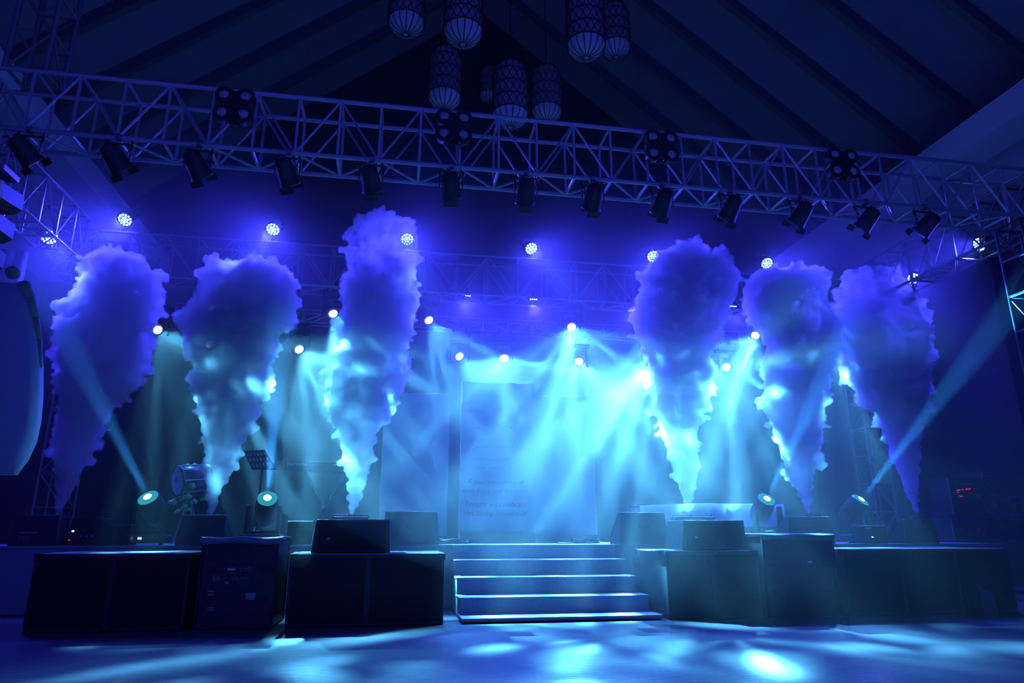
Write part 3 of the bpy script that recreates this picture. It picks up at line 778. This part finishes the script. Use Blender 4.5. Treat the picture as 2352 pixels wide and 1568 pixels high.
# covered table behind the right fog machine
Yt = 12.4
a, b = at(1470, 1163, Yt), at(1800, 1157, Yt)
t = empty('table', ((a.x + b.x) / 2, Yt + .35, ZS), 'table covered with a pale cloth behind the plume right of the steps', 'table')
w_ = b.x - a.x; h = b.z - ZS
MB().box((0, 0, h - .03), (w_ - .06, .66, .03)).build('tabletop', M['wood'], t)
for sx in (-1, 1):
    for sy in (-1, 1): MB().cone((sx * (w_ / 2 - .1), sy * .26, 0), (sx * (w_ / 2 - .1), sy * .26, h - .04), .02, .02).build('leg', M['steel'], t)
vs = []; fs = []; n = 30
for j, (yy, zz) in enumerate(((-.37, -.42), (-.36, -.2), (-.35, -.01), (-.33, .0), (.33, .0), (.35, -.3))):
    for i in range(n + 1):
        u = i / n; dr = -.05 * max(0, .35 - u) / .35
        vs.append(((u - .5) * w_, yy - (.015 * math.sin(u * 60) if j < 2 else 0), h + zz + dr * (1 if j < 4 else .3) + .004 * math.sin(17 * u)))
for j in range(5): fs += [(j * (n + 1) + i, j * (n + 1) + i + 1, (j + 1) * (n + 1) + i + 1, (j + 1) * (n + 1) + i) for i in range(n)]
tc_ = MB().add(vs, fs).build('tablecloth', M['clothpale'] if 'clothpale' in M else M.setdefault('clothpale', mat('pale_cloth', (.45, .46, .5), .8, noise=.08, scale=8)), None, smooth=True)
tc_.location = t.location
tag(tc_, 'pale cloth draped over the table behind the plume right of the steps', 'tablecloth')
# racks and cases at the right end of the stage
Yr = 11.2
def rack(px0, py0, px1, py1, label, Y=Yr, leds=False):
    a, b = at(px0, py1, Y), at(px1, py0, Y)
    w_, h = b.x - a.x, b.z - a.z
    z0 = a.z
    t = empty('equipment_rack', ((a.x + b.x) / 2, Y, z0), label, 'case', 'racks and cases at the right end of the stage')
    MB().box((0, .25, h / 2), (w_, .5, h)).build('cabinet', M['wood'], t)
    for s in (-1, 1): MB().box((s * (w_ / 2 - .012), -.005, h / 2), (.024, .02, h)).build('edge_rail', M['rail'], t)
    for z in (.012, h - .012): MB().box((0, -.005, z), (w_, .02, .024)).build('edge_rail', M['rail'], t)
    for s in (-1, 1): MB().box((s * w_ * .25, -.008, h * .5), (.09, .016, .06)).build('latch', M['rail'], t)
    MB().box((0, -.012, h * .82), (min(.3, w_ * .6), .02, .025)).build('handle', M['rail'], t)
    if leds:
        g = MB()
        for px, py in ((2199, 1126), (2204, 1125), (2201, 1130), (2211, 1124), (2220, 1123), (2224, 1123), (2228, 1122), (2205, 1139), (2209, 1139)):
            p = at(px, py, Y - .012) - t.location; g.box(p, (.016, .012, .014))
        g.build('red_lights', M['red'], t)
    return t
M['rail'] = mat('case_rail', (.3, .3, .32), .4, .6, noise=.2)
zb = 1243
rack(2190, 1096, 2258, 1184, 'tall rack with a row of red lights at the right end of the stage', Yr, True)
rack(2192, 1186, 2262, 1244, 'low case under the rack with the red lights')
rack(2266, 1141, 2345, 1179, 'flat case right of the red-lit rack, upper of two')
rack(2270, 1181, 2400, 1242, 'wide case at the right edge, lowest of the stack')
rack(2264, 1084, 2292, 1139, 'narrow tall case on top of the stack at the right edge')
t = wbox('amplifier', 'small dark box with a white light beside the far right wedge monitor', 'amplifier', 7.45, 7.9, 10.3, 10.6, ZS, 1.12, M['black'])
MB().box((-.05, -.153, .1), (.03, .006, .02)).build('light', M['white'], t); MB().box((-.1, -.153, .24), (.1, .006, .02)).build('badge', M['print'], t)
# cable coils on the stage edge beside the steps
for x, y, lab in ((.92, 10.75, 'coil of dark cable at the left end of the top step'), (3.05, 11.0, 'coil of dark cable on the stage behind the top step, right side')):
    m_ = MB(); pts = []
    for k in range(60):
        a = k * .42; pts.append((.2 * math.cos(a) * (1 + .2 * math.sin(k)), .12 * math.sin(a), .015 + .055 * (k / 60) + .01 * math.sin(k * 1.7)))
    m_.tube(pts, .011, 5); m_.tube([pts[0], (-.25, -.1, .012), (-.5, -.16, .012)], .011, 5)
    o = m_.build('cable_coil', M['black']); o.location = (x, y, ZS); tag(o, lab, 'cable')
# folded card standing at the lower right
a = at_z(2265, 1398, 0)
t = empty('folded_card', (a.x, 8.25, 0), 'small pale folded card standing on the floor at lower right', 'card')
p0, p1, p2, p3 = (at(x, y, 8.25) - t.location for x, y in ((2246, 1346), (2282, 1364), (2284, 1390), (2250, 1396)))
for p_ in (p2, p3): p_.z = max(p_.z, .01)
p3.z = 0.0; p2.z = 0.0
o = MB().add([p0, p1, p2 + Vector((0, -.05, 0)), p3 + Vector((0, -.05, 0)), p2 + Vector((0, .12, 0)), p3 + Vector((0, .12, 0))], [(0, 1, 2, 3), (1, 0, 5, 4)]).build('sheet', mat('grey_card', (.09, .09, .1), .6, noise=.1), t)
s_ = o.modifiers.new('solid', 'SOLIDIFY'); s_.thickness = .006
# dark side drapes in the wings
def drape(x0, x1, y, z1, label):
    n = 40; vs = []; 
    for j in range(2):
        for i in range(n + 1): vs.append((x0 + (x1 - x0) * i / n, y + .06 * math.sin(i * 1.9) + .02 * math.sin(i * .7), z1 * j))
    o = MB().add(vs, [(i, i + 1, n + 2 + i, n + 1 + i) for i in range(n)]).build('drape', M['cloth'], None, smooth=True)
    s = o.modifiers.new('solid', 'SOLIDIFY'); s.thickness = .02
    tag(o, label, 'curtain'); o['kind'] = 'thing'
drape(9.5, 12.8, 9.0, 5.4, 'black wing drape at the right edge beside the stage')
drape(-8.6, -5.75, 10.9, 5.2, 'black wing drape at the left side behind the pale banner')
# ------------------------------------------------------------------ smoke plumes
PLUMES = {
 'a': [(1178,126,134),(1100,124,188),(1050,120,208),(1000,110,238),(950,124,262),(900,126,290),(850,112,340),(800,112,360),(750,112,368),(700,145,388),(670,156,396),(640,178,388),(600,186,345),(580,208,305),(567,238,272)],
 'b': [(1185,478,487),(1120,470,512),(1060,464,545),(1000,462,572),(960,452,592),(900,434,626),(850,438,632),(800,410,645),(750,402,650),(720,414,690),(680,430,698),(640,446,694),(612,480,680),(594,540,640)],
 'c': [(1182,804,812),(1150,799,826),(1100,794,846),(1050,784,860),(1000,774,872),(950,758,896),(900,730,932),(850,744,952),(800,754,946),(750,760,964),(700,774,966),(650,784,966),(600,784,970),(550,786,970),(520,806,962),(500,850,950),(488,880,925)],
 'd': [(1180,1574,1582),(1150,1568,1590),(1100,1550,1602),(1050,1534,1608),(1000,1514,1604),(950,1496,1614),(900,1484,1650),(850,1474,1650),(800,1470,1645),(760,1440,1650),(700,1455,1692),(650,1464,1702),(600,1486,1684),(580,1520,1668),(566,1620,1656)],
 'e': [(1180,1854,1862),(1150,1843,1866),(1100,1814,1872),(1050,1798,1884),(1000,1778,1892),(950,1756,1896),(900,1746,1898),(850,1746,1916),(800,1750,1932),(760,1746,1944),(700,1696,1904),(650,1714,1906),(625,1738,1866),(608,1756,1800)],
 'f': [(1178,2101,2109),(1150,2090,2111),(1100,2070,2113),(1050,2046,2112),(1000,2030,2116),(950,2008,2126),(900,1964,2140),(850,1936,2140),(800,1922,2140),(750,1910,2136),(700,1906,2130),(670,1914,2100),(645,1926,2082),(620,1984,2078),(606,2020,2060)],
}
PLABEL = {
 'a': 'dark violet smoke plume leaning right, leftmost of the six', 'b': 'smoke plume with a broad mushroom head rising behind the music stand',
 'c': 'tallest smoke plume, between the keyboard and the left white panel', 'd': 'bright smoke plume right of the stairs, first to the right of the white panels',
 'e': 'smoke plume leaning left with its top joining the violet one', 'f': 'dim violet smoke plume leaning left, rightmost of the six'}
smoke_mat = volume('smoke', PLUME, 0.3)
tex1 = bpy.data.textures.new('billow', 'CLOUDS'); tex1.noise_scale = 0.34; tex1.noise_depth = 2; tex1.noise_type = 'HARD_NOISE'
tex2 = bpy.data.textures.new('curl', 'CLOUDS'); tex2.noise_scale = 0.11; tex2.noise_depth = 2; tex2.noise_type = 'HARD_NOISE'
tex3 = bpy.data.textures.new('wisp', 'CLOUDS'); tex3.noise_scale = 0.06; tex3.noise_depth = 1
def ico_template():
    import bmesh
    bm = bmesh.new(); bmesh.ops.create_icosphere(bm, subdivisions=2, radius=1)
    vs = [v.co.copy() for v in bm.verts]; bm.verts.index_update()
    fs = [tuple(v.index for v in f.verts) for f in bm.faces]; bm.free()
    return vs, fs
IV, IF = ico_template()
def plume(key, Y):
    rows = PLUMES[key]
    rng = random.Random(key)
    mb = MB()
    thin = [1.0]
    def puff(c, r): mb.add([Vector((c[0] + v.x * r, Y + (c[1] - Y + v.y * r) * thin[0], c[2] + v.z * r)) for v in IV], IF)
    def interp(py):
        for (y0, l0, r0), (y1, l1, r1) in zip(rows, rows[1:]):
            if y1 <= py <= y0:
                t = (y0 - py) / (y0 - y1)
                return l0 + (l1 - l0) * t, r0 + (r1 - r0) * t
        return rows[-1][1:]
    py = rows[0][0]
    while py > rows[-1][0]:
        l, r = interp(py)
        a, b = at(l, py, Y), at(r, py, Y)
        thin[0] = min(.85, max(.28, .28 + (py - {'c': 590, 'f': 690}.get(key, 0)) / 150))      # two heads are blown thin
        c = (a + b) / 2; hw = (b.x - a.x) / 2 * (.95 if b.x - a.x > .3 else 1)
        rc = hw * 0.72
        top = at((l + r) / 2, rows[-1][0], Y).z
        rc = min(rc, max(0.04, top - c.z + 0.02))
        puff(c, max(0.03, rc))
        if hw > 0.05:
            n = 7
            for k in range(n):
                th = rng.uniform(0, 2 * PI) if k > 1 else k * PI + rng.uniform(-0.3, 0.3)
                rr = max(0.03, hw * rng.uniform(0.22, 0.42))
                d = hw - rr * rng.uniform(0.8, 1.02)
                zc = min(c.z + rng.uniform(-0.08, 0.08), top - rr)
                puff((c.x + d * math.cos(th), c.y + 0.85 * d * math.sin(th), zc), rr)
            if rng.random() < 0.35 and hw > 0.2:
                th = rng.choice((0, PI)) + rng.uniform(-0.6, 0.6)
                rr = rng.uniform(0.05, 0.1)
                puff((c.x + (hw + 0.04) * math.cos(th), c.y + hw * math.sin(th), c.z), rr)
        py -= max(5, hw * 14)
    o = mb.build('smoke_plume', smoke_mat)
    m = o.modifiers.new('remesh', 'REMESH'); m.mode = 'VOXEL'; m.voxel_size = 0.022
    s = o.modifiers.new('smooth', 'SMOOTH'); s.iterations = 3; s.factor = 0.5
    me = bpy.data.meshes.new_from_object(o.evaluated_get(bpy.context.evaluated_depsgraph_get()))
    me.name = 'smoke_plume'
    o.modifiers.clear(); o.data = me
    vg = o.vertex_groups.new(name='billow')
    tab = []                                     # height -> half width, so that the jet at the foot stays thin
    for (py, l, r) in rows: tab.append((at((l + r) / 2, py, Y).z, (at(r, py, Y).x - at(l, py, Y).x) / 2))
    bins = {}
    for v in me.vertices:
        z = v.co.z; hw = tab[-1][1]
        for (z0, h0), (z1, h1) in zip(tab, tab[1:]):
            if z < z1:
                hw = h0 + (h1 - h0) * max(0, (z - z0) / (z1 - z0)); break
        if z > tab[-3][0]: hw = max(hw, tab[-4][1])
        bins.setdefault(int(min(1, hw / 0.62) * 12), []).append(v.index)
    for k, ids in bins.items(): vg.add(ids, max(.06, k / 12), 'REPLACE')
    for t, st, g in ((tex1, 0.3, 1), (tex2, 0.13, 1), (tex3, .08, 0)):
        d = o.modifiers.new('displace', 'DISPLACE'); d.texture = t; d.strength = st; d.mid_level = 0.45; d.texture_coords = 'GLOBAL'
        if g: d.vertex_group = 'billow'
    m = o.modifiers.new('remesh', 'REMESH'); m.mode = 'VOXEL'; m.voxel_size = 0.021
    tag(o, PLABEL[key], 'smoke', 'smoke plumes along the stage front')
    o['kind'] = 'thing'
    return o
for k, Y in zip('abcdef', (10.9, 10.9, 10.7, 10.7, 10.9, 10.9)): plume(k, Y)

# ------------------------------------------------------------------ haze in the hall
hz = MB().box((2.0, 13.0, 5.2), (21.8, 9.6, 10.3)).build('haze', volume('stage_haze', HAZE, 0.55))
hz['kind'] = 'stuff'; hz['label'] = 'thin haze hanging in the hall'; hz['category'] = 'haze'

hd = MB().ball((5.2, 6.8, 2.1), 1.0, 48, 28, (6.6, 3.0, 2.08)).build('haze', volume('drifting_haze', HAZE * 0.45, 0.55), smooth=True)
hd['kind'] = 'stuff'; hd['label'] = 'drift of haze in front of the steps'; hd['category'] = 'haze'
